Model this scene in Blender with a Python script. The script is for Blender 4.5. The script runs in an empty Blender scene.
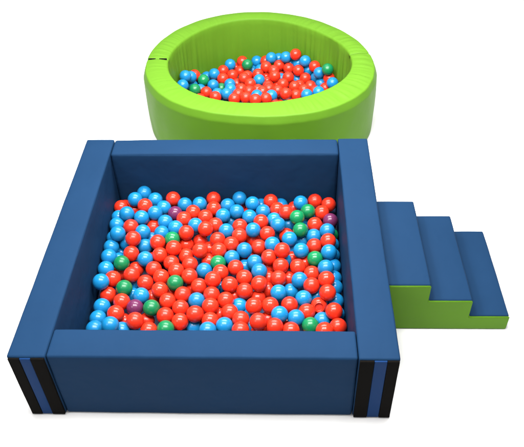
import bpy, bmesh, math, random
from mathutils import Matrix, Vector, noise
import numpy as np

scene = bpy.context.scene
COL = scene.collection
PI = math.pi

# ------------------------------------------------------------ camera
cam_data = bpy.data.cameras.new('camera')
cam = bpy.data.objects.new('camera', cam_data)
COL.objects.link(cam)
ROT = [[0.999355, -0.000519, 0.035896], [0.026799, 0.676107, -0.736316], [-0.023887, 0.736804, 0.675685]]
POS = [0.3254, -2.2447, 2.4939]
cam.matrix_world = Matrix.Translation(POS) @ Matrix(ROT).to_4x4()
cam_data.sensor_fit = 'HORIZONTAL'
cam_data.sensor_width = 36.0
cam_data.lens = 673.116 / 524.0 * 36.0
cam_data.clip_start = 0.05
cam_data.clip_end = 200.0
scene.camera = cam

# ------------------------------------------------------------ light
world = bpy.data.worlds.new('World')
scene.world = world
world.use_nodes = True
nt = world.node_tree
bg = nt.nodes['Background']
tc = nt.nodes.new('ShaderNodeTexCoord')
sep = nt.nodes.new('ShaderNodeSeparateXYZ')
rampw = nt.nodes.new('ShaderNodeMapRange')
nt.links.new(tc.outputs['Generated'], sep.inputs[0])
nt.links.new(sep.outputs['Z'], rampw.inputs['Value'])
rampw.inputs['From Min'].default_value = 0.0
rampw.inputs['From Max'].default_value = 1.0
rampw.inputs['To Min'].default_value = 0.20      # studio walls
rampw.inputs['To Max'].default_value = 0.9      # pale ceiling
nt.links.new(rampw.outputs[0], bg.inputs['Strength'])
bg.inputs['Color'].default_value = (1, 1, 1, 1)

def overhead_light(x, y, sx, sy, watts, z=4.0):
    d = bpy.data.lights.new('ceiling_or_fill_light', 'AREA')
    d.shape = 'RECTANGLE'; d.size = sx; d.size_y = sy; d.energy = watts
    d.color = (1.0, 0.985, 0.96)
    o = bpy.data.objects.new('ceiling_or_fill_light', d)
    o.location = (x, y, z)
    COL.objects.link(o)
for lx in (-0.75, 0.10, 0.95):
    overhead_light(lx, -0.48, 0.40, 0.9, 69, 2.8)
overhead_light(0.2, 1.15, 1.9, 0.5, 99, 2.1)  # added low fill light, brightens the back wall inside the ring
overhead_light(-3.0, -2.6, 1.0, 1.0, 75, 4.2)        # soft fill light added at the front left
for lx in (-3.6, -1.8, 0.1, 2.0, 3.8):            # fill lights added behind, keeping the far floor white
    overhead_light(lx, 4.2, 0.5, 1.6, 42, 5.2)

scene.view_settings.view_transform = 'Standard'
scene.view_settings.look = 'None'
scene.view_settings.exposure = 0.0
scene.view_settings.gamma = 1.0

# ------------------------------------------------------------ materials
def base_mat(name, color, rough, spec=0.5):
    m = bpy.data.materials.new(name); m.use_nodes = True
    b = m.node_tree.nodes['Principled BSDF']
    b.inputs['Base Color'].default_value = (*color, 1)
    b.inputs['Roughness'].default_value = rough
    b.inputs['Specular IOR Level'].default_value = spec
    return m, m.node_tree, b

def vinyl(name, color, rough=0.45, spec=0.4, wrinkle=0.25, var=0.10):
    """Coated PVC cloth: fine leather grain, slack wrinkles, slight blotches."""
    m, t, b = base_mat(name, color, rough, spec)
    co = t.nodes.new('ShaderNodeTexCoord')
    grain = t.nodes.new('ShaderNodeTexVoronoi'); grain.inputs['Scale'].default_value = 420
    slack = t.nodes.new('ShaderNodeTexNoise'); slack.inputs['Scale'].default_value = 5.5
    slack.inputs['Detail'].default_value = 3; slack.inputs['Distortion'].default_value = 0.15
    blot = t.nodes.new('ShaderNodeTexNoise'); blot.inputs['Scale'].default_value = 3.0; blot.inputs['Detail'].default_value = 6
    for n in (grain, slack, blot): t.links.new(co.outputs['Object'], n.inputs['Vector'])
    b1 = t.nodes.new('ShaderNodeBump'); b1.inputs['Strength'].default_value = 0.10; b1.inputs['Distance'].default_value = 0.0006
    b2 = t.nodes.new('ShaderNodeBump'); b2.inputs['Strength'].default_value = wrinkle; b2.inputs['Distance'].default_value = 0.024
    t.links.new(grain.outputs['Distance'], b1.inputs['Height'])
    t.links.new(slack.outputs['Fac'], b2.inputs['Height'])
    t.links.new(b2.outputs['Normal'], b1.inputs['Normal'])
    t.links.new(b1.outputs['Normal'], b.inputs['Normal'])
    mx = t.nodes.new('ShaderNodeMix'); mx.data_type = 'RGBA'
    mx.inputs['A'].default_value = (*[c * (1 - var) for c in color], 1)
    mx.inputs['B'].default_value = (*[min(1, c * (1 + var)) for c in color], 1)
    t.links.new(blot.outputs['Fac'], mx.inputs['Factor'])
    t.links.new(mx.outputs['Result'], b.inputs['Base Color'])
    rr = t.nodes.new('ShaderNodeMapRange')
    rr.inputs['To Min'].default_value = rough - 0.08; rr.inputs['To Max'].default_value = rough + 0.08
    t.links.new(blot.outputs['Fac'], rr.inputs['Value']); t.links.new(rr.outputs[0], b.inputs['Roughness'])
    return m

def ball_mat(name, color, rough=0.25):
    m, t, b = base_mat(name, color, rough, 0.36)
    oi = t.nodes.new('ShaderNodeObjectInfo')
    mx = t.nodes.new('ShaderNodeMix'); mx.data_type = 'RGBA'
    mx.inputs['A'].default_value = (*[c * 0.88 for c in color], 1)
    mx.inputs['B'].default_value = (*[min(1, c * 1.10) for c in color], 1)
    t.links.new(oi.outputs['Random'], mx.inputs['Factor'])
    t.links.new(mx.outputs['Result'], b.inputs['Base Color'])
    rr = t.nodes.new('ShaderNodeMapRange')             # some balls are duller than others
    rr.inputs['To Min'].default_value = rough + 0.05; rr.inputs['To Max'].default_value = rough - 0.04
    t.links.new(oi.outputs['Random'], rr.inputs['Value']); t.links.new(rr.outputs[0], b.inputs['Roughness'])
    b.inputs['Subsurface Weight'].default_value = 0.0
    return m

NAVY = vinyl('navy_vinyl', (0.0075, 0.0272, 0.068), 0.6, 0.03, 0.40)
NAVY_LIT = vinyl('navy_vinyl_lit', (0.006, 0.030, 0.105), 0.5, 0.04, 0.15)  # brighter, bluer navy: light on the wall ends put into the colour
ADDED_MAT = vinyl('added_mat_vinyl', (0.018, 0.035, 0.085), 0.6, 0.3, 0.15)
LIME = vinyl('lime_vinyl', (0.084, 0.200, 0.013), 0.45, 0.08, 0.20, 0.06)
VELCRO, vt, vb = base_mat('black_hook_tape', (0.0045, 0.004, 0.0035), 0.9, 0.04)
_n = vt.nodes.new('ShaderNodeTexNoise'); _n.inputs['Scale'].default_value = 900
_b = vt.nodes.new('ShaderNodeBump'); _b.inputs['Strength'].default_value = 0.6; _b.inputs['Distance'].default_value = 0.001
vt.links.new(_n.outputs['Fac'], _b.inputs['Height']); vt.links.new(_b.outputs['Normal'], vb.inputs['Normal'])
BALL = {
    'R': ball_mat('red_plastic', (0.56, 0.025, 0.009)),
    'B': ball_mat('blue_plastic', (0.007, 0.160, 0.37)),
    'G': ball_mat('green_plastic', (0.005, 0.160, 0.055)),
    'P': ball_mat('purple_plastic', (0.095, 0.016, 0.058)),
}
FLOOR, ft, fb = base_mat('white_floor', (0.66, 0.66, 0.66), 0.8, 0.2)

# ------------------------------------------------------------ helpers
def link_mesh(name, bm, mat, parent=None, smooth=True):
    me = bpy.data.meshes.new(name)
    bm.normal_update(); bm.to_mesh(me); bm.free()
    if mat: me.materials.append(mat)
    if smooth:
        for p in me.polygons: p.use_smooth = True
    o = bpy.data.objects.new(name, me)
    COL.objects.link(o)
    if parent: o.parent = parent
    return o

def empty(name, loc, label, cat, group=None):
    o = bpy.data.objects.new(name, None); COL.objects.link(o)
    o.location = loc; o.empty_display_size = 0.1
    o['label'] = label; o['category'] = cat
    if group: o['group'] = group
    return o

def axis_coords(a, b, r, step):
    L = b - a
    near = [0, 0.15 * r, 0.4 * r, 0.7 * r, r]
    inner = max(2, int((L - 2 * r) / step))
    mid = [r + (L - 2 * r) * i / inner for i in range(1, inner)]
    u = near + mid + [L - v for v in reversed(near)]
    return [a + v for v in u]

def pad_bm(x0, x1, y0, y1, z0, z1, r=0.012, step=0.03, puff=0.004, wob=0.0025, seed=0, bm=None):
    """A foam block in a stitched vinyl skin: rounded edges, faces a little puffed and uneven."""
    bm = bm or bmesh.new()
    X, Y, Zs = axis_coords(x0, x1, r, step), axis_coords(y0, y1, r, step), axis_coords(z0, z1, r, step)
    nx, ny, nz = len(X), len(Y), len(Zs)
    vs = {}
    def V(i, j, k):
        key = (i, j, k)
        if key in vs: return vs[key]
        p = Vector((X[i], Y[j], Zs[k]))
        q = Vector((min(max(p.x, x0 + r), x1 - r), min(max(p.y, y0 + r), y1 - r), min(max(p.z, z0 + r), z1 - r)))
        d = p - q
        n = d.normalized() if d.length > 1e-9 else Vector((0, 0, 1))
        p = q + n * r
        u = [(p.x - x0) / (x1 - x0), (p.y - y0) / (y1 - y0), (p.z - z0) / (z1 - z0)]
        w = [max(0.0, 4 * a * (1 - a)) ** 0.6 for a in u]
        ax = max(range(3), key=lambda a: abs(n[a]))
        e = [w[a] for a in range(3) if a != ax]
        amt = puff * e[0] * e[1] + wob * noise.noise(p * 7 + Vector((seed * 13.7, seed, 0))) * min(1, (e[0] * e[1]) * 2 + 0.25)
        if not (ax == 2 and n.z < 0): p = p + n * amt
        vs[key] = bm.verts.new(p)
        return vs[key]
    def face(a, b, c, d): bm.faces.new((a, b, c, d))
    for i in range(nx - 1):
        for j in range(ny - 1):
            face(V(i, j, 0), V(i, j + 1, 0), V(i + 1, j + 1, 0), V(i + 1, j, 0))
            face(V(i, j, nz - 1), V(i + 1, j, nz - 1), V(i + 1, j + 1, nz - 1), V(i, j + 1, nz - 1))
    for i in range(nx - 1):
        for k in range(nz - 1):
            face(V(i, 0, k), V(i + 1, 0, k), V(i + 1, 0, k + 1), V(i, 0, k + 1))
            face(V(i, ny - 1, k), V(i, ny - 1, k + 1), V(i + 1, ny - 1, k + 1), V(i + 1, ny - 1, k))
    for j in range(ny - 1):
        for k in range(nz - 1):
            face(V(0, j, k), V(0, j, k + 1), V(0, j + 1, k + 1), V(0, j + 1, k))
            face(V(nx - 1, j, k), V(nx - 1, j + 1, k), V(nx - 1, j + 1, k + 1), V(nx - 1, j, k + 1))
    return bm

# ------------------------------------------------------------ floor
bm = bmesh.new()
bmesh.ops.create_circle(bm, cap_ends=True, radius=14, segments=96)
fl = link_mesh('floor', bm, FLOOR, smooth=False)
fl['kind'] = 'structure'

# ------------------------------------------------------------ blue square pit
W, D, H, T = 1.5, 1.4286, 0.396, 0.150
TB = 0.137
hx, hy = W / 2, D / 2
pit = empty('square_ball_pit', (0, 0, 0), 'navy blue square ball pit of four padded walls in front of the green ring', 'ball pit')
G = 0.003
sides = []
for sx in (-1, 1):
    a, b = (-hx, -hx + T) if sx < 0 else (hx - T, hx + 0.007)
    sides.append(link_mesh('padded_wall', pad_bm(a, b, -hy, hy, 0.002, H, 0.009, puff=0.0025, wob=0.002, seed=3 + sx), NAVY, pit))
link_mesh('padded_wall', pad_bm(-hx + T + G, hx - T - G, hy - TB, hy - 0.001, 0.002, H - 0.002, 0.014, puff=0.006, seed=8), NAVY, pit)
link_mesh('padded_wall', pad_bm(-hx + T + G, hx - T - G, -hy + 0.002, -hy + TB, 0.002, H - 0.001, 0.010, puff=0.004, seed=9), NAVY, pit)
link_mesh('base_mat', pad_bm(-hx + T - 0.02, hx - T + 0.02, -hy + TB - 0.02, hy - TB + 0.02, 0.001, 0.010, 0.003, step=0.1, puff=0, wob=0), ADDED_MAT, pit)  # added dark mat, keeps the bright floor from showing between the balls
# hook tape down the front ends of the two side walls
for o, a in zip(sides, (-hx, hx - T)):
    spans = ((0.006, 0.050), (0.094, 0.146)) if a < 0 else ((0.004, 0.058), (0.108, 0.153))
    link_mesh('lit_end_strip', pad_bm(a + spans[0][1] + 0.001, a + spans[1][0] - 0.001, -hy - 0.0065, -hy + 0.004, 0.006, H - 0.008, 0.002, step=0.02, puff=0.0, wob=0.001), NAVY_LIT, o)  # added strip, the lit part of the wall end put into its colour
    for s0, s1 in spans:
        link_mesh('hook_tape', pad_bm(a + s0, a + s1, -hy - 0.0085, -hy + 0.004, 0.006, H - 0.007, 0.002, step=0.02, puff=0.0, wob=0.001), VELCRO, o)

# ------------------------------------------------------------ step block
st = empty('step_block', (hx, 0, 0), 'three-step foam stair, blue treads and lime green ends, against the blue pit', 'foam steps')
SY0, SY1 = -0.2528, 0.3214
xs = [hx + 0.010, hx + 0.2094, hx + 0.4069, hx + 0.5914]
hs = [0.293, 0.1946, 0.0881]
PAN = 0.010
for i in range(3):
    o = link_mesh('step', pad_bm(xs[i] - hx + (0.0006 if i else 0), xs[i + 1] - hx, SY0 + PAN, SY1 - 0.0005, 0.002, hs[i], 0.008, puff=0.003, wob=0.003, seed=20 + i), NAVY, st)
def stair_panel(y0, y1, dz=0.0):
    """Stair-shaped end cover: nine-cell grid with the cells above the steps left out."""
    bm = bmesh.new()
    zs = [0.002, hs[2] - dz, hs[1] - dz, hs[0] - dz]
    cells = {(i, k) for i in range(3) for k in range(3 - i)}
    vs = {}
    def V(i, k, y):
        if (i, k, y) not in vs: vs[(i, k, y)] = bm.verts.new((xs[i] - hx, y, zs[k]))
        return vs[(i, k, y)]
    for i, k in cells:
        for y in (y0, y1):
            bm.faces.new((V(i, k, y), V(i + 1, k, y), V(i + 1, k + 1, y), V(i, k + 1, y)))
        for di, dk, (p, q) in ((-1, 0, ((i, k), (i, k + 1))), (1, 0, ((i + 1, k), (i + 1, k + 1))), (0, -1, ((i, k), (i + 1, k))), (0, 1, ((i, k + 1), (i + 1, k + 1)))):
            if (i + di, k + dk) not in cells:
                bm.faces.new((V(*p, y0), V(*q, y0), V(*q, y1), V(*p, y1)))
    bmesh.ops.recalc_face_normals(bm, faces=bm.faces)
    sharp = [e for e in bm.edges if len(e.link_faces) == 2 and e.calc_face_angle(0) > 0.5]
    bmesh.ops.bevel(bm, geom=sharp, offset=0.0045, segments=3, affect='EDGES')
    return bm
link_mesh('end_panel', stair_panel(SY0, SY0 + PAN), LIME, st, smooth=True)
link_mesh('end_panel', stair_panel(SY1, SY1 + PAN, 0.012), LIME, st, smooth=True)
for o in st.children:
    if o.name.startswith('end_panel'):
        mo = o.modifiers.new('normals', 'WEIGHTED_NORMAL'); mo.keep_sharp = True

# ------------------------------------------------------------ green ring
CX, CY, RH = 0.15, 1.556, 0.405
CO = [0.6958, 0.0026, -0.0007, 0.0263, -0.0193, 0.0018, -0.0162, -0.0035, -0.0004]
CO[0] += 0.006
CI = [0.545, -0.0011, 0.0238, 0.022, -0.0092, 0.0086, -0.0111, 0.0057, 0.0004]
def fr(a, c):
    return c[0] + sum(c[2 * k - 1] * math.cos(k * a) + c[2 * k] * math.sin(k * a) for k in range(1, 5))
ring = empty('round_ball_pit', (CX, CY, 0), 'lime green round padded ball pit standing behind the blue square pit', 'ball pit')
def profile(ri, ro):
    """(radius, height, puff weight, wrinkle weight) round the section of the wall"""
    P = []
    rE, rI, zb, out = 0.012, 0.016, 0.055, 0.015    # rim roll, inner roll, depth and run of the sloping shoulder
    for i in range(13):
        z = 0.012 + (RH - zb - 0.012) * i / 12
        P.append((ro - 0.004 + 0.006 * math.sin(PI * z / RH), z, 0))
    for i in range(1, 6):
        u = i / 6
        P.append((ro - out * u ** 1.3, RH - zb + (zb - rE) * u, 0))
    re = ro - out
    for i in range(1, 6):
        a = PI / 2 * i / 5
        P.append((re - rE + rE * math.cos(a), RH - rE + rE * math.sin(a), 0))
    rO = out + rE
    m = 7
    for i in range(1, m):
        u = i / m
        P.append((ro - rO + (ri + rI - ro + rO) * u, RH + 0.006 * math.sin(PI * u), 1))
    for i in range(0, 6):
        a = PI / 2 + PI / 2 * i / 6
        P.append((ri + rI + rI * math.cos(a), RH - rI + rI * math.sin(a), 1))
    for i in range(13):
        z = RH - rI - (RH - rI - 0.004) * i / 12
        P.append((ri - 0.006 * math.sin(PI * z / RH), z, 2))
    P.append((ro - 0.012, 0.002, 0))
    return P
def half(a0, a1, seed):
    bm = bmesh.new()
    n = 260
    rows = []
    gap = 0.006
    for i in range(n + 1):
        u = i / n
        a = a0 + (a1 - a0) * u
        ri, ro = fr(a, CI), fr(a, CO)
        row = []
        deg = math.degrees(a) % 360
        # slack: strong to the right end and back, some on the left end
        sl = 0.35 + 0.9 * math.exp(-((min(deg, 360 - deg) - 25) / 40) ** 2) + 0.6 * math.exp(-((deg - 165) / 22) ** 2)
        e = min(u, 1 - u) * (a1 - a0) * 0.62
        pinch = -0.007 * math.exp(-e / 0.010)
        for r, z, kind in profile(ri, ro):
            if kind == 2:
                w = 0.011 * sl * noise.noise(Vector((a * 9 + seed, z * 1.2, 0.3))) + 0.0065 * sl * noise.noise(Vector((a * 26, z * 2.0, 4.3)))
                r += w * math.sin(PI * min(1, max(0.15, z / RH)))
                r -= pinch
            elif kind == 1:
                q = max(0.25, 1 - abs((r - (ri + ro) / 2) / ((ro - ri) / 2)) ** 2)
                z += q * 0.0065 * sl * noise.noise(Vector((a * 30 + r * 6, r * 5, 2.3))) + q * 0.003 * noise.noise(Vector((a * 60 + r * 10, r * 5, 7.3)))
                z += pinch * 0.6
            else:
                r += 0.004 * noise.noise(Vector((a * 7, z * 5, 9.1 + seed))) * min(1, z / 0.1) + pinch * min(1, z / .05)
            row.append(bm.verts.new(((r) * math.cos(a), (r) * math.sin(a), z)))
        rows.append(row)
    m = len(rows[0])
    for i in range(n):
        for j in range(m):
            k = (j + 1) % m
            bm.faces.new((rows[i][j], rows[i + 1][j], rows[i + 1][k], rows[i][k]))
    bm.faces.new(rows[0]); bm.faces.new(list(reversed(rows[-1])))
    bmesh.ops.recalc_face_normals(bm, faces=bm.faces)
    return bm
SR, SL = math.radians(5.5), math.radians(179.3)
g = 0.0015
back_half = link_mesh('ring_half', half(SR + g, SL - g, 1), LIME, ring)
front_half = link_mesh('ring_half', half(SL + g, SR + 2 * PI - g, 5), LIME, ring)
# hook tape tabs showing in the left seam
ro, ri = fr(SL, CO), fr(SL, CI)
for r0, r1 in ((ro - 0.072, ro - 0.027), (ri + 0.012, ri + 0.060)):
    ca, sa = math.cos(SL), math.sin(SL)
    b_ = pad_bm(r0, r1, -0.0065, 0.0065, RH - 0.03, RH + 0.004, 0.002, step=0.02, puff=0, wob=0)
    bmesh.ops.transform(b_, matrix=Matrix.Rotation(SL, 4, 'Z'), verts=b_.verts)
    link_mesh('hook_tape', b_, VELCRO, front_half)

# ------------------------------------------------------------ balls
BALLS = [
 (0,-443,536,166,'B',"blue ball beside one red and two blue in blue pit's ring-end far-from-steps area"),
 (0,-481,471,176,'B',"blue ball beside three red and one blue in blue pit's ring-end far-from-steps area"),
 (0,-421,425,171,'R',"red ball beside five blue and one red in blue pit's ring-end far-from-steps, nearer steps"),
 (0,-558,452,136,'R',"red ball beside two blue and two red in blue pit's ring-end far-from-steps area"),
 (0,-492,469,101,'R',"red ball beside three blue and three red in blue pit's ring-end far-from-steps area"),
 (0,-504,352,179,'B',"blue ball beside four red and three blue in blue pit's ring-end far-from-steps, farther from steps"),
 (0,-428,342,161,'B',"blue ball beside four red and three blue in blue pit's ring-end far-from-steps, nearer steps"),
 (0,-558,377,131,'B',"blue ball beside two red and two blue in blue pit's ring-end far-from-steps area"),
 (0,-552,303,146,'B',"blue ball beside one red and four blue in blue pit's ring-end far-from-steps, nearer steps"),
 (0,-475,283,151,'R',"red ball beside five blue and one red in blue pit's ring-end far-from-steps, farther from steps"),
 (0,-524,203,178,'B',"blue ball beside three red and four blue in blue pit's ring-end far-from-steps, farther from steps"),
 (0,-443,178,167,'R',"red ball beside four blue and three red in blue pit's far-from-steps area"),
 (0,-408,248,147,'B',"blue ball beside three red and three blue in blue pit's ring-end far-from-steps area"),
 (0,-379,496,153,'B',"blue ball beside one red and three blue in blue pit's ring-end far-from-steps area"),
 (0,-284,507,150,'R',"red ball beside one purple and two blue in blue pit's ring-end far-from-steps area"),
 (0,-327,442,142,'B',"blue ball beside one purple and two red in blue pit's ring-end far-from-steps, farther from steps"),
 (0,-218,473,137,'B',"blue ball beside one purple and three red in blue pit's ring-end far-from-steps area"),
 (0,-140,486,131,'B',"blue ball beside four red and one blue in blue pit's ring-end area"),
 (0,-69,534,126,'R',"red ball beside two blue and one red in blue pit's ring-end area"),
 (0,-62,455,125,'R',"red ball beside three blue and three red in blue pit's ring-end area"),
 (0,-262,404,135,'P',"purple ball beside four blue and three red in blue pit's ring-end far-from-steps area"),
 (0,-362,378,161,'B',"blue ball beside three red and four blue in blue pit's ring-end far-from-steps, nearer steps"),
 (0,-168,416,134,'R',"red ball beside three blue and two red in blue pit's ring-end area"),
 (0,-209,352,143,'R',"red ball beside one purple and three blue in blue pit's ring-end far-from-steps area"),
 (0,-100,382,130,'R',"red ball beside two blue and four red in blue pit's ring-end area"),
 (0,-305,333,138,'B',"blue ball beside one purple and two red in blue pit's ring-end far-from-steps, nearer steps"),
 (0,-371,332,101,'R',"red ball beside six blue and one red in blue pit's ring-end far-from-steps area"),
 (0,-245,286,140,'B',"blue ball beside one purple and one green in blue pit's ring-end far-from-steps area"),
 (0,-145,312,135,'B',"blue ball beside five red in blue pit's ring-end area"),
 (0,-184,242,148,'R',"red ball beside one green and two blue in blue pit's ring-end area"),
 (0,-87,267,152,'R',"red ball beside one blue and four red in blue pit's ring-end area"),
 (0,-44,329,121,'R',"red ball beside three blue and four red in blue pit's ring-end area"),
 (0,-314,258,129,'B',"blue ball beside one green and three red in blue pit's ring-end far-from-steps area"),
 (0,-254,212,131,'G',"green ball beside two blue and four red in blue pit's ring-end far-from-steps area"),
 (0,-373,259,81,'B',"blue ball beside two red and three blue in blue pit's ring-end far-from-steps area"),
 (0,72,536,126,'B',"blue ball beside three blue in blue pit's ring-end area"),
 (0,145,484,135,'B',"blue ball beside one red and four blue in blue pit's ring-end area"),
 (0,11,483,122,'B',"blue ball beside two red and four blue in blue pit's ring-end, nearer steps"),
 (0,242,515,125,'R',"red ball beside three blue and one red in blue pit's ring-end steps-side area"),
 (0,63,425,129,'B',"blue ball beside two red and five blue in blue pit's ring-end area"),
 (0,132,394,120,'B',"blue ball beside three red and four blue in blue pit's ring-end, nearer steps"),
 (0,203,436,120,'B',"blue ball beside four red and four blue in blue pit's ring-end steps-side, farther from steps"),
 (0,278,449,124,'R',"red ball beside five blue and two red in blue pit's ring-end steps-side area"),
 (0,-8,397,126,'B',"blue ball beside two red and four blue in blue pit's ring-end, farther from steps"),
 (0,28,419,62,'B',"blue ball beside three red and four blue in blue pit's ring-end, farther from steps"),
 (0,194,344,131,'R',"red ball beside four blue and two red in blue pit's ring-end area"),
 (0,262,375,116,'B',"blue ball beside four red and five blue in blue pit's ring-end steps-side area"),
 (0,283,308,144,'B',"blue ball beside four red and three blue in blue pit's ring-end steps-side area"),
 (0,84,329,113,'R',"red ball beside five blue and two red in blue pit's ring-end, farther from steps"),
 (0,16,283,122,'B',"blue ball beside five red and two blue in blue pit's ring-end area"),
 (0,156,276,135,'B',"blue ball beside five red and one blue in blue pit's ring-end area"),
 (0,86,253,117,'R',"red ball beside four blue and three red in blue pit's ring-end area"),
 (0,229,257,127,'R',"red ball beside five blue and three red in blue pit's ring-end steps-side area"),
 (0,189,536,75,'B',"blue ball beside three red and two blue in blue pit's ring-end area"),
 (0,296,536,77,'B',"blue ball beside four red and one blue in blue pit's ring-end steps-side area"),
 (0,403,498,129,'B',"blue ball beside two green and two red in blue pit's ring-end steps-side, nearer steps"),
 (0,480,522,120,'R',"red ball beside one green and one blue in blue pit's ring-end steps-side area"),
 (0,553,493,120,'R',"red ball beside one purple and two red in blue pit's ring-end steps-side area"),
 (0,370,524,66,'R',"red ball beside two green and three blue in blue pit's ring-end steps-side area"),
 (0,325,397,151,'R',"red ball beside one green and four blue in blue pit's ring-end steps-side area"),
 (0,440,422,134,'G',"green ball beside two blue and four red in blue pit's ring-end steps-side area"),
 (0,514,428,120,'R',"red ball beside one purple and one green in blue pit's ring-end steps-side area"),
 (0,382,348,157,'G',"green ball beside three blue and two red in blue pit's ring-end steps-side area"),
 (0,556,364,120,'P',"purple ball beside one green and one blue in blue pit's ring-end steps-side area"),
 (0,341,380,75,'B',"blue ball beside two green and two red in blue pit's ring-end steps-side, farther from steps"),
 (0,474,335,119,'R',"red ball beside one purple and two green in blue pit's ring-end steps-side area"),
 (0,398,277,135,'G',"green ball beside five blue and two red in blue pit's ring-end steps-side area"),
 (0,535,268,137,'B',"blue ball beside one purple and one green in blue pit's ring-end steps-side area"),
 (0,467,260,106,'B',"blue ball beside one green and three red in blue pit's ring-end steps-side area"),
 (0,327,287,86,'R',"red ball beside one green and seven blue in blue pit's ring-end steps-side area"),
 (0,342,221,124,'B',"blue ball beside one green and two red in blue pit's ring-end steps-side, farther from steps"),
 (0,558,302,73,'G',"green ball beside one purple and two blue in blue pit's ring-end steps-side area"),
 (0,-557,158,126,'B',"blue ball beside one red and six blue in blue pit's far-from-steps area"),
 (0,-554,83,133,'B',"blue ball beside one green and one red in blue pit's far-from-steps area"),
 (0,-558,234,117,'B',"blue ball beside one red and four blue in blue pit's ring-end far-from-steps, farther from steps"),
 (0,-486,49,122,'G',"green ball beside five blue and five red in blue pit's far-from-steps area"),
 (0,-449,116,124,'R',"red ball beside one green and six blue in blue pit's far-from-steps area"),
 (0,-488,204,112,'B',"blue ball beside three red and five blue in blue pit's ring-end far-from-steps area"),
 (0,-393,187,104,'B',"blue ball beside four red and three blue in blue pit's far-from-steps area"),
 (0,-375,85,116,'B',"blue ball beside four red and two blue in blue pit's far-from-steps area"),
 (0,-556,9,123,'B',"blue ball beside one green and two red in blue pit's far-from-steps, farther from steps"),
 (0,-511,-52,119,'R',"red ball beside two green and two blue in blue pit's far-from-steps, third from steps"),
 (0,-508,47,50,'R',"red ball beside two green and two blue in blue pit's far-from-steps, second from steps"),
 (0,-425,61,65,'R',"red ball beside one green and three blue in blue pit's far-from-steps, farther from steps"),
 (0,-422,-30,125,'R',"red ball beside two green and two blue in blue pit's far-from-steps, first from steps"),
 (0,-551,-105,155,'B',"blue ball beside two red and one blue in blue pit's far-from-steps area"),
 (0,-354,-60,100,'R',"red ball beside three blue and six red in blue pit's far-from-steps area"),
 (0,-521,117,75,'B',"blue ball beside one green and three red in blue pit's far-from-steps, third from steps"),
 (0,-419,-24,50,'B',"blue ball beside one green and three red in blue pit's far-from-steps, first from steps"),
 (0,-324,184,136,'R',"red ball beside one green and three blue in blue pit's far-from-steps, nearer steps"),
 (0,-122,263,64,'R',"red ball beside five red in blue pit's ring-end area"),
 (0,-237,139,139,'R',"red ball beside one green and five red in blue pit's far-from-steps, first from steps"),
 (0,-190,227,74,'R',"red ball beside one green and five red in blue pit's ring-end area"),
 (0,-305,113,116,'R',"red ball beside two blue and four red in blue pit's far-from-steps area"),
 (0,-176,126,96,'R',"red ball beside one blue and five red in blue pit's central, farther from steps"),
 (0,-103,126,136,'R',"red ball beside one blue and six red in blue pit's central, third from steps"),
 (0,-244,71,102,'R',"red ball beside five red in blue pit's far-from-steps area"),
 (0,-62,112,73,'R',"red ball beside one green and two blue in blue pit's central, third from steps"),
 (0,-67,211,62,'R',"red ball beside one green and one blue in blue pit's ring-end area"),
 (0,-76,22,100,'B',"blue ball beside one green and six red in blue pit's central area"),
 (0,-149,56,109,'R',"red ball beside two blue and four red in blue pit's central, fifth from steps"),
 (0,-326,29,102,'R',"red ball beside one blue and three red in blue pit's far-from-steps area"),
 (0,-210,4,118,'R',"red ball beside one green and four red in blue pit's far-from-steps, nearer steps"),
 (0,-280,-31,110,'R',"red ball beside one green and five red in blue pit's far-from-steps, third from steps"),
 (0,-205,-78,119,'G',"green ball beside six red in blue pit's far-from-steps area"),
 (0,-141,-34,120,'R',"red ball beside one green and one blue in blue pit's central, second from steps"),
 (0,-23,-72,138,'R',"red ball beside two blue and four red in blue pit's central, second from steps"),
 (0,-90,-88,107,'R',"red ball beside two blue and four red in blue pit's central, fourth from steps"),
 (0,-23,217,123,'R',"red ball beside one blue and five red in blue pit's ring-end area"),
 (0,47,189,118,'R',"red ball beside three blue and three red in blue pit's central area"),
 (0,154,282,60,'R',"red ball beside two blue and three red in blue pit's ring-end area"),
 (0,187,180,107,'R',"red ball beside three blue and four red in blue pit's central area"),
 (0,256,169,137,'B',"blue ball beside five red and one blue in blue pit's steps-side, farther from steps"),
 (0,116,147,118,'B',"blue ball beside five red and three blue in blue pit's central area"),
 (0,-12,142,121,'R',"red ball beside one green and one blue in blue pit's central, first from steps"),
 (0,241,91,125,'R',"red ball beside four blue and four red in blue pit's steps-side area"),
 (0,55,105,105,'B',"blue ball beside one green and four red in blue pit's central area"),
 (0,-11,67,107,'G',"green ball beside two blue and five red in blue pit's central area"),
 (0,170,76,103,'B',"blue ball beside four red and three blue in blue pit's central area"),
 (0,78,33,110,'R',"red ball beside one green and two blue in blue pit's central, first from steps"),
 (0,119,95,50,'B',"blue ball beside three red and four blue in blue pit's central area"),
 (0,195,5,114,'B',"blue ball beside six red and two blue in blue pit's central area"),
 (0,241,90,50,'R',"red ball beside two blue and four red in blue pit's steps-side area"),
 (0,299,37,120,'R',"red ball beside one blue and eight red in blue pit's steps-side area"),
 (0,306,99,164,'R',"red ball beside five blue and four red in blue pit's steps-side area"),
 (0,7,-6,117,'R',"red ball beside one green and two blue in blue pit's central, second from steps"),
 (0,123,-28,104,'R',"red ball beside two blue and four red in blue pit's central, first from steps"),
 (0,57,-88,120,'R',"red ball beside one blue and six red in blue pit's central, second from steps"),
 (0,198,-85,124,'R',"red ball beside one blue and five red in blue pit's central, nearer steps"),
 (0,289,-37,109,'R',"red ball beside two blue and five red in blue pit's steps-side, nearer steps"),
 (0,240,14,54,'R',"red ball beside two blue and five red in blue pit's steps-side, farther from steps"),
 (0,1,-39,50,'B',"blue ball beside five red in blue pit's central area"),
 (0,409,277,60,'B',"blue ball beside one green and two red in blue pit's ring-end steps-side, nearer steps"),
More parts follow.
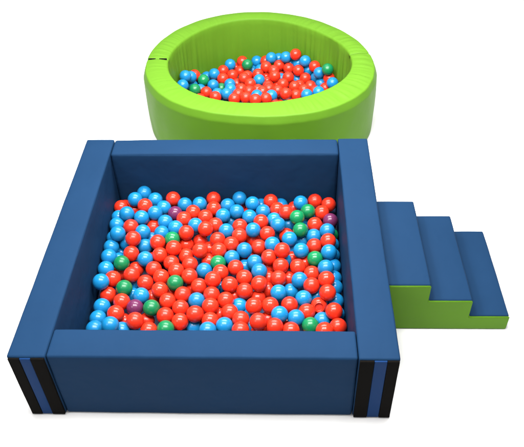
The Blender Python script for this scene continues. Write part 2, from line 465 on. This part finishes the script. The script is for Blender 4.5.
 (0,536,190,141,'R',"red ball beside one green and five blue in blue pit's steps-side area"),
 (0,467,185,110,'R',"red ball beside one green and four blue in blue pit's steps-side area"),
 (0,399,131,131,'B',"blue ball beside one green and four red in blue pit's steps-side area"),
 (0,536,114,138,'B',"blue ball beside one green and two red in blue pit's steps-side, nearer steps"),
 (0,468,91,114,'G',"green ball beside three blue and three red in blue pit's steps-side area"),
 (0,418,111,61,'R',"red ball beside one green and two blue in blue pit's steps-side, farther from steps"),
 (0,382,48,102,'R',"red ball beside three blue and five red in blue pit's steps-side area"),
 (0,558,227,78,'B',"blue ball beside one green and one red in blue pit's ring-end steps-side area"),
 (0,558,151,76,'B',"blue ball beside one red and four blue in blue pit's steps-side, nearer steps"),
 (0,517,14,131,'B',"blue ball beside one green and two red in blue pit's steps-side, farther from steps"),
 (0,558,76,77,'B',"blue ball beside one red and four blue in blue pit's steps-side, farther from steps"),
 (0,450,8,95,'R',"red ball beside one green and two blue in blue pit's steps-side, nearer steps"),
 (0,390,-44,106,'B',"blue ball beside four red and one blue in blue pit's steps-side, farther from steps"),
 (0,515,-76,147,'R',"red ball beside four blue and three red in blue pit's steps-side, nearer steps"),
 (0,446,-93,121,'R',"red ball beside three blue and three red in blue pit's steps-side, second from steps"),
 (0,558,1,69,'B',"blue ball beside one red and three blue in blue pit's steps-side area"),
 (0,558,-73,84,'B',"blue ball beside two red and two blue in blue pit's steps-side area"),
 (0,313,105,89,'B',"blue ball beside five red and one blue in blue pit's steps-side, nearer steps"),
 (0,338,11,53,'R',"red ball beside three blue and three red in blue pit's steps-side, third from steps"),
 (0,-444,-114,121,'G',"green ball beside three blue and five red in blue pit's far-from-steps area"),
 (0,-523,-128,88,'R',"red ball beside one green and two blue in blue pit's far-from-steps area"),
 (0,-444,-189,110,'R',"red ball beside one purple and one green in blue pit's far-from-steps area"),
 (0,-361,-144,101,'B',"blue ball beside one purple and two green in blue pit's far-from-steps area"),
 (0,-415,-99,52,'B',"blue ball beside one purple and one green in blue pit's far-from-steps area"),
 (0,-376,-223,108,'P',"purple ball beside one green and two blue in blue pit's front far-from-steps area"),
 (0,-297,-231,115,'G',"green ball beside one purple and one blue in blue pit's front far-from-steps area"),
 (0,-537,-205,93,'B',"blue ball beside two red and one blue in blue pit's front far-from-steps area"),
 (0,-456,-269,119,'R',"red ball beside four blue and two red in blue pit's front far-from-steps area"),
 (0,-539,-281,97,'B',"blue ball beside one red and three blue in blue pit's front far-from-steps area"),
 (0,-454,-370,161,'B',"blue ball beside two red and three blue in blue pit's front far-from-steps area"),
 (0,-536,-355,114,'B',"blue ball beside two blue in blue pit's front far-from-steps area"),
 (0,-355,-323,135,'R',"red ball beside one purple and two blue in blue pit's front far-from-steps area"),
 (0,-326,-255,50,'R',"red ball beside one purple and one green in blue pit's front far-from-steps area"),
 (0,-294,-348,97,'R',"red ball beside one green and one blue in blue pit's front far-from-steps area"),
 (0,-318,-109,50,'R',"red ball beside one green and one blue in blue pit's far-from-steps area"),
 (0,-416,-351,100,'B',"blue ball beside three red and two blue in blue pit's front far-from-steps area"),
 (0,-374,-314,50,'B',"blue ball beside four red and one blue in blue pit's front far-from-steps area"),
 (0,-275,-116,111,'R',"red ball beside one green and five red in blue pit's far-from-steps, second from steps"),
 (0,-163,-140,105,'R',"red ball beside one green and one blue in blue pit's central, third from steps"),
 (0,-231,-177,101,'R',"red ball beside one green and six red in blue pit's far-from-steps area"),
 (0,-94,-173,101,'B',"blue ball beside seven red in blue pit's central area"),
 (0,-26,-141,108,'R',"red ball beside two blue and four red in blue pit's central, third from steps"),
 (0,-125,-54,50,'R',"red ball beside one blue and three red in blue pit's central area"),
 (0,-25,-217,114,'R',"red ball beside one blue and five red in blue pit's front-middle area"),
 (0,-165,-218,100,'R',"red ball beside one blue and six red in blue pit's front-middle area"),
 (0,-90,-272,123,'R',"red ball beside two blue and four red in blue pit's front-middle, third from steps"),
 (0,-230,-266,103,'R',"red ball beside two green and three red in blue pit's front far-from-steps area"),
 (0,-158,-297,99,'R',"red ball beside one green and one blue in blue pit's front-middle area"),
 (0,-21,-291,100,'R',"red ball beside three blue and three red in blue pit's front-middle, farther from steps"),
 (0,-101,-289,50,'B',"blue ball beside three red and one blue in blue pit's front-middle area"),
 (0,-24,-364,121,'B',"blue ball beside one red and two blue in blue pit's front-middle area"),
 (0,-218,-343,103,'G',"green ball beside three red in blue pit's front far-from-steps area"),
 (0,129,-114,105,'R',"red ball beside one blue and six red in blue pit's central, first from steps"),
 (0,43,-173,106,'R',"red ball beside two blue and six red in blue pit's central area"),
 (0,66,-245,104,'R',"red ball beside two blue and four red in blue pit's front-middle, second from steps"),
 (0,105,-172,62,'B',"blue ball beside six red and one blue in blue pit's central area"),
 (0,177,-223,124,'R',"red ball beside two blue and four red in blue pit's front-middle, first from steps"),
 (0,189,-118,56,'R',"red ball beside five red in blue pit's central area"),
 (0,239,-62,50,'R',"red ball beside one blue and five red in blue pit's steps-side area"),
 (0,290,-120,100,'B',"blue ball beside six red and one blue in blue pit's steps-side area"),
 (0,252,-215,119,'R',"red ball beside two blue and five red in blue pit's front steps-side area"),
 (0,15,-215,50,'R',"red ball beside one blue and four red in blue pit's front-middle area"),
 (0,120,-297,116,'R',"red ball beside four blue and three red in blue pit's front-middle area"),
 (0,47,-325,106,'B',"blue ball beside five red and one blue in blue pit's front-middle area"),
 (0,202,-340,155,'R',"red ball beside two blue and seven red in blue pit's front steps-side area"),
 (0,123,-371,132,'R',"red ball beside three blue and three red in blue pit's front-middle, nearer steps"),
 (0,205,-337,79,'R',"red ball beside two blue and four red in blue pit's front steps-side, farther from steps"),
 (0,296,-276,127,'B',"blue ball beside six red and one blue in blue pit's front steps-side area"),
 (0,274,-348,131,'R',"red ball beside one blue and five red in blue pit's front steps-side area"),
 (0,165,-215,50,'B',"blue ball beside six red and two blue in blue pit's front-middle area"),
 (0,346,-68,50,'B',"blue ball beside three red and three blue in blue pit's steps-side area"),
 (0,518,-151,137,'R',"red ball beside three blue and three red in blue pit's steps-side, first from steps"),
 (0,407,-156,100,'B',"blue ball beside four red and two blue in blue pit's steps-side area"),
 (0,341,-195,100,'R',"red ball beside five blue and one red in blue pit's steps-side area"),
 (0,479,-182,80,'H','red ball with a round dent facing up, beside the front steps-side pad corner'),
 (0,421,-231,92,'R',"red ball beside one green and four blue in blue pit's front steps-side area"),
 (0,558,-148,73,'B',"blue ball beside three red and two blue in blue pit's steps-side area"),
 (0,370,-283,112,'B',"blue ball beside one green and four red in blue pit's front steps-side area"),
 (0,542,-262,136,'R',"red ball beside three blue and two red in blue pit's front steps-side area"),
 (0,490,-273,83,'B',"blue ball beside one green and five red in blue pit's front steps-side area"),
 (0,435,-321,105,'G',"green ball beside two blue and two red in blue pit's front steps-side area"),
 (0,558,-331,111,'R',"red ball beside two blue and two red in blue pit's front steps-side, first from steps"),
 (0,495,-369,129,'R',"red ball beside one green and one blue in blue pit's front steps-side area"),
 (0,347,-355,112,'R',"red ball beside two blue and two red in blue pit's front steps-side, second from steps"),
 (0,558,-226,71,'B',"blue ball beside two red and one blue in blue pit's front steps-side area"),
 (0,470,-101,50,'B',"blue ball beside four red and one blue in blue pit's steps-side, nearer steps"),
 (1,-342,1684,213,'B',"blue ball beside one red and four blue in green ring's front tab-side area"),
 (1,-316,1743,173,'B',"blue ball beside one green and one red in green ring's middle tab-side area"),
 (1,-355,1614,186,'B',"blue ball beside three blue in green ring's front tab-side area"),
 (1,-313,1755,98,'B',"blue ball beside two green and one red in green ring's middle tab-side area"),
 (1,-237,1770,132,'G',"green ball beside six blue and three red in green ring's middle tab-side area"),
 (1,-231,1911,73,'B',"blue ball beside one green and two red in green ring's middle tab-side area"),
 (1,-173,1882,113,'B',"blue ball beside two red and two blue in green ring's middle tab-side area"),
 (1,-111,1838,102,'R',"red ball beside one green and three blue in green ring's middle tab-side area"),
 (1,-116,1941,105,'R',"red ball beside two blue and two red in green ring's back tab-side area"),
 (1,-283,1646,134,'G',"green ball beside three blue and three red in green ring's front tab-side area"),
 (1,-208,1644,113,'R',"red ball beside two green and three blue in green ring's front tab-side area"),
 (1,-170,1742,109,'B',"blue ball beside two green and four red in green ring's middle tab-side area"),
 (1,-119,1774,62,'G',"green ball beside six blue and two red in green ring's middle tab-side area"),
 (1,-255,1706,96,'B',"blue ball beside two green and three red in green ring's front tab-side area"),
 (1,-141,1572,121,'R',"red ball beside one green and four blue in green ring's front tab-side area"),
 (1,-70,2009,115,'B',"blue ball beside five red in green ring's back tab-side area"),
 (1,14,2046,118,'R',"red ball beside one green and one blue in green ring's back-middle, third from tab"),
 (1,53,1977,130,'G',"green ball beside two blue and four red in green ring's back-middle area"),
 (1,115,2078,101,'B',"blue ball beside one green and two red in green ring's back-middle, farther from tab"),
 (1,180,2044,120,'R',"red ball beside three blue and one red in green ring's back-middle area"),
 (1,221,2002,168,'B',"blue ball beside three red and one blue in green ring's back-middle area"),
 (1,-49,1899,93,'R',"red ball beside two blue and six red in green ring's central area"),
 (1,0,1985,76,'R',"red ball beside one green and one blue in green ring's back-middle, second from tab"),
 (1,37,1826,110,'R',"red ball beside six red in green ring's central area"),
 (1,54,1922,73,'R',"red ball beside one green and one blue in green ring's back-middle, fourth from tab"),
 (1,130,1894,102,'R',"red ball beside three blue and five red in green ring's central area"),
 (1,185,1949,127,'R',"red ball beside three blue and four red in green ring's back-middle area"),
 (1,240,1897,127,'R',"red ball beside two blue and five red in green ring's central area"),
 (1,247,1821,129,'R',"red ball beside two blue and eight red in green ring's central, second from tab"),
 (1,140,1819,102,'B',"blue ball beside seven red and two blue in green ring's central area"),
 (1,81,1764,104,'R',"red ball beside one blue and six red in green ring's central area"),
 (1,-16,1841,58,'R',"red ball beside two blue and four red in green ring's central area"),
 (1,-57,1759,104,'B',"blue ball beside one green and four red in green ring's middle tab-side area"),
 (1,-49,1684,112,'B',"blue ball beside one green and four red in green ring's front-middle area"),
 (1,-68,1612,121,'B',"blue ball beside one green and three red in green ring's front tab-side area"),
 (1,21,1710,96,'R',"red ball beside two blue and seven red in green ring's front-middle area"),
 (1,7,1631,105,'R',"red ball beside two blue and five red in green ring's front-middle, nearer tab"),
 (1,78,1661,108,'R',"red ball beside one blue and seven red in green ring's front-middle area"),
 (1,133,1712,88,'R',"red ball beside two blue and eight red in green ring's front-middle, nearer tab"),
 (1,202,1783,76,'R',"red ball beside two blue and eight red in green ring's central, first from tab"),
 (1,209,1710,95,'R',"red ball beside two blue and eight red in green ring's front-middle, farther from tab"),
 (1,133,1583,124,'B',"blue ball beside eight red in green ring's front-middle area"),
 (1,228,1602,111,'B',"blue ball beside six red in green ring's front-middle area"),
 (1,168,1649,111,'R',"red ball beside three blue and six red in green ring's front-middle area"),
 (1,323,1977,186,'B',"blue ball beside three red and two blue in green ring's back-middle area"),
 (1,390,1960,216,'R',"red ball beside four blue in green ring's back far-from-tab area"),
 (1,455,1913,190,'B',"blue ball beside three red and two blue in green ring's middle far-from-tab area"),
 (1,409,1965,143,'B',"blue ball beside three red and two blue in green ring's back far-from-tab area"),
 (1,276,1969,127,'R',"red ball beside five blue and four red in green ring's back-middle area"),
 (1,343,1934,122,'R',"red ball beside four blue and four red in green ring's back far-from-tab area"),
 (1,409,1890,131,'R',"red ball beside five blue and two red in green ring's middle far-from-tab area"),
 (1,482,1914,119,'B',"blue ball beside three red and three blue in green ring's middle far-from-tab, nearer tab"),
 (1,519,1873,171,'R',"red ball beside four blue in green ring's middle far-from-tab area"),
 (1,548,1804,161,'B',"blue ball beside one green and two red in green ring's middle far-from-tab area"),
 (1,600,1756,215,'G',"green ball beside one blue and one red in green ring's middle far-from-tab area"),
 (1,339,1804,129,'R',"red ball beside three blue and five red in green ring's middle far-from-tab area"),
 (1,456,1840,99,'R',"red ball beside three blue and four red in green ring's middle far-from-tab area"),
 (1,530,1853,96,'B',"blue ball beside three red and three blue in green ring's middle far-from-tab, farther from tab"),
 (1,303,1739,115,'R',"red ball beside two blue and eight red in green ring's central, third from tab"),
 (1,382,1717,107,'R',"red ball beside one blue and seven red in green ring's front far-from-tab area"),
 (1,415,1779,79,'R',"red ball beside two blue and six red in green ring's middle far-from-tab area"),
 (1,489,1756,87,'R',"red ball beside four blue and four red in green ring's middle far-from-tab area"),
 (1,563,1785,89,'B',"blue ball beside four red and four blue in green ring's middle far-from-tab area"),
 (1,614,1766,141,'R',"red ball beside one green and three blue in green ring's middle far-from-tab area"),
 (1,632,1684,153,'B',"blue ball beside two red and one blue in green ring's front far-from-tab area"),
 (1,588,1710,98,'R',"red ball beside three blue and two red in green ring's front far-from-tab area"),
 (1,444,1674,108,'R',"red ball beside one blue and six red in green ring's front far-from-tab area"),
 (1,517,1686,91,'R',"red ball beside three blue and three red in green ring's front far-from-tab area"),
 (1,323,1600,127,'R',"red ball beside six red in green ring's front-middle area"),
 (1,390,1622,100,'R',"red ball beside one blue and four red in green ring's front far-from-tab area"),
 (1,461,1600,116,'B',"blue ball beside five red and one blue in green ring's front far-from-tab area"),
 (1,539,1621,124,'B',"blue ball beside three red and two blue in green ring's front far-from-tab area"),
 (1,269,1666,108,'R',"red ball beside two blue and five red in green ring's front-middle, farther from tab"),
 (1,-79,1654,50,'B',"blue ball beside one green and two red in green ring's front tab-side, farther from tab"),
 (1,-15,1559,114,'R',"red ball beside three blue and three red in green ring's front-middle area"),
 (1,61,1562,121,'R',"red ball beside one blue and six red in green ring's front-middle, nearer tab"),
 (1,126,1504,141,'R',"red ball beside one blue and six red in green ring's front-middle, farther from tab"),
 (1,193,1537,130,'R',"red ball beside two blue and four red in green ring's front-middle area"),
 (1,77,1603,59,'R',"red ball beside one blue and three red in green ring's front-middle area"),
]
DEEP = [(0,-554,511,88,'R'),(0,-300,427,73,'R'),(0,129,485,60,'R'),(0,274,326,50,'B'),(0,425,436,61,'B'),(0,-526,188,50,'B'),(0,-536,262,50,'R'),(0,-450,131,50,'B'),(0,-121,152,50,'B'),(0,139,169,50,'R'),(0,356,152,50,'R'),(0,354,227,50,'B'),(0,-427,-260,50,'R'),(0,-235,-79,50,'R'),(0,155,-289,50,'B'),(0,243,-242,50,'R'),(0,79,-102,50,'R'),(0,327,-277,50,'R'),(1,-134,1645,101,'B'),(1,-229,1798,62,'R'),(1,-276,1853,88,'B'),(1,-299,1811,146,'R'),(1,273,2047,137,'B'),(1,-36,2050,62,'R'),(1,84,2029,52,'B'),(1,142,1991,81,'B'),(1,186,1932,54,'R'),(1,269,1812,57,'R'),(1,196,1858,64,'R'),(1,351,2009,123,'B'),(1,400,1892,56,'B'),(1,348,1837,62,'R'),(1,280,1957,54,'R'),(1,309,2025,50,'B'),(1,288,1884,71,'B')]

BR = 0.0395
def ball_mesh(name, mat, dent=False, seg=32, rings=20):
    bm = bmesh.new()
    bmesh.ops.create_uvsphere(bm, u_segments=seg, v_segments=rings, radius=BR)
    if dent:
        d = (Vector(POS) - Vector(dent)).normalized()
        d = (d + Vector((0, -0.42, -0.05))).normalized()
        bmesh.ops.subdivide_edges(bm, edges=bm.edges, cuts=2, use_grid_fill=True)
        for v in bm.verts:
            v.co = v.co.normalized() * BR
            c = v.co.normalized().dot(d)
            ang = math.degrees(math.acos(max(-1, min(1, c))))
            if ang < 34:
                s = min(1, (34 - ang) / 9)
                s = s * s * (3 - 2 * s)
                v.co -= d * (v.co.dot(d) - BR * 0.60) * s
    me = bpy.data.meshes.new(name)
    bm.to_mesh(me); bm.free()
    me.materials.append(mat)
    for p in me.polygons: p.use_smooth = True
    return me
MESH = {k: ball_mesh('ball', m) for k, m in BALL.items()}
rng = random.Random(4)
GRP = ('balls in the blue square pit', 'balls in the green round pit')
for where, x, y, z, c, lab in BALLS:
    loc = (x / 1000, y / 1000, z / 1000)
    me = ball_mesh('ball', BALL['R'], dent=loc) if c == 'H' else MESH[c]
    o = bpy.data.objects.new('ball', me)
    COL.objects.link(o)
    o.location = loc
    if c != 'H':
        o.rotation_euler = (rng.uniform(0, 6.28), rng.uniform(0, 6.28), rng.uniform(0, 6.28))
    o['label'] = lab; o['category'] = 'ball'; o['group'] = GRP[where]

# the lower layers, glimpsed in the gaps: one object per pit
def lower_layer(where, name, inside, tries, zs):
    P = [(b[1] / 1000, b[2] / 1000, b[3] / 1000) for b in BALLS if b[0] == where]
    new = [((b[1] / 1000, b[2] / 1000, b[3] / 1000), b[4]) for b in DEEP if b[0] == where]
    P += [e[0] for e in new]
    R = random.Random(11 + where)
    A = np.zeros((3000, 3)); n = len(P); A[:n] = P
    for z in zs:
        for _ in range(tries):
            q = inside(R)
            q = np.array((q[0], q[1], z + R.uniform(0, 0.006)))
            if ((A[:n] - q) ** 2).sum(1).min() > (2 * BR - 0.006) ** 2:
                A[n] = q; n += 1
                new.append((tuple(q), R.choice('RRRBB')))
    keys = 'RBG'
    src = MESH['R']
    v = np.array([p.co[:] for p in src.vertices]); f = [tuple(p.vertices) for p in src.polygons]
    vv, ff, mi = [], [], []
    for k, (q, c) in enumerate(new):
        vv.append(v + np.array(q)); off = k * len(v)
        ff += [tuple(i + off for i in p) for p in f]
        mi += [keys.index(c) if c in keys else 0] * len(f)
    me = bpy.data.meshes.new(name)
    me.from_pydata(np.vstack(vv).tolist(), [], ff)
    for k in keys: me.materials.append(BALL[k])
    me.polygons.foreach_set('material_index', mi)
    me.polygons.foreach_set('use_smooth', [True] * len(ff))
    me.update()
    o = bpy.data.objects.new(name, me); COL.objects.link(o)
    o['kind'] = 'stuff'
    o['label'] = ('balls lying deeper in the blue square pit, showing in the gaps', 'balls lying deeper in the green round pit, showing in the gaps')[where]
    o['category'] = 'balls'
    return len(new)
def in_square(R):
    return (R.uniform(-0.6 + BR + .005, 0.6 - BR - .005), R.uniform(-hy + TB + BR + .006, hy - TB - BR - .006))
def in_ring(R):
    a = R.uniform(0, 2 * PI); lim = fr(a, CI) - BR - 0.014
    r = math.sqrt(R.random()) * lim
    return (CX + r * math.cos(a), CY + r * math.sin(a))
n1 = lower_layer(0, 'lower_balls', in_square, 2500, (0.0485, 0.075))
n2 = lower_layer(1, 'lower_balls', in_ring, 2500, (0.040, 0.075, 0.10))
print('filler', n1, n2)
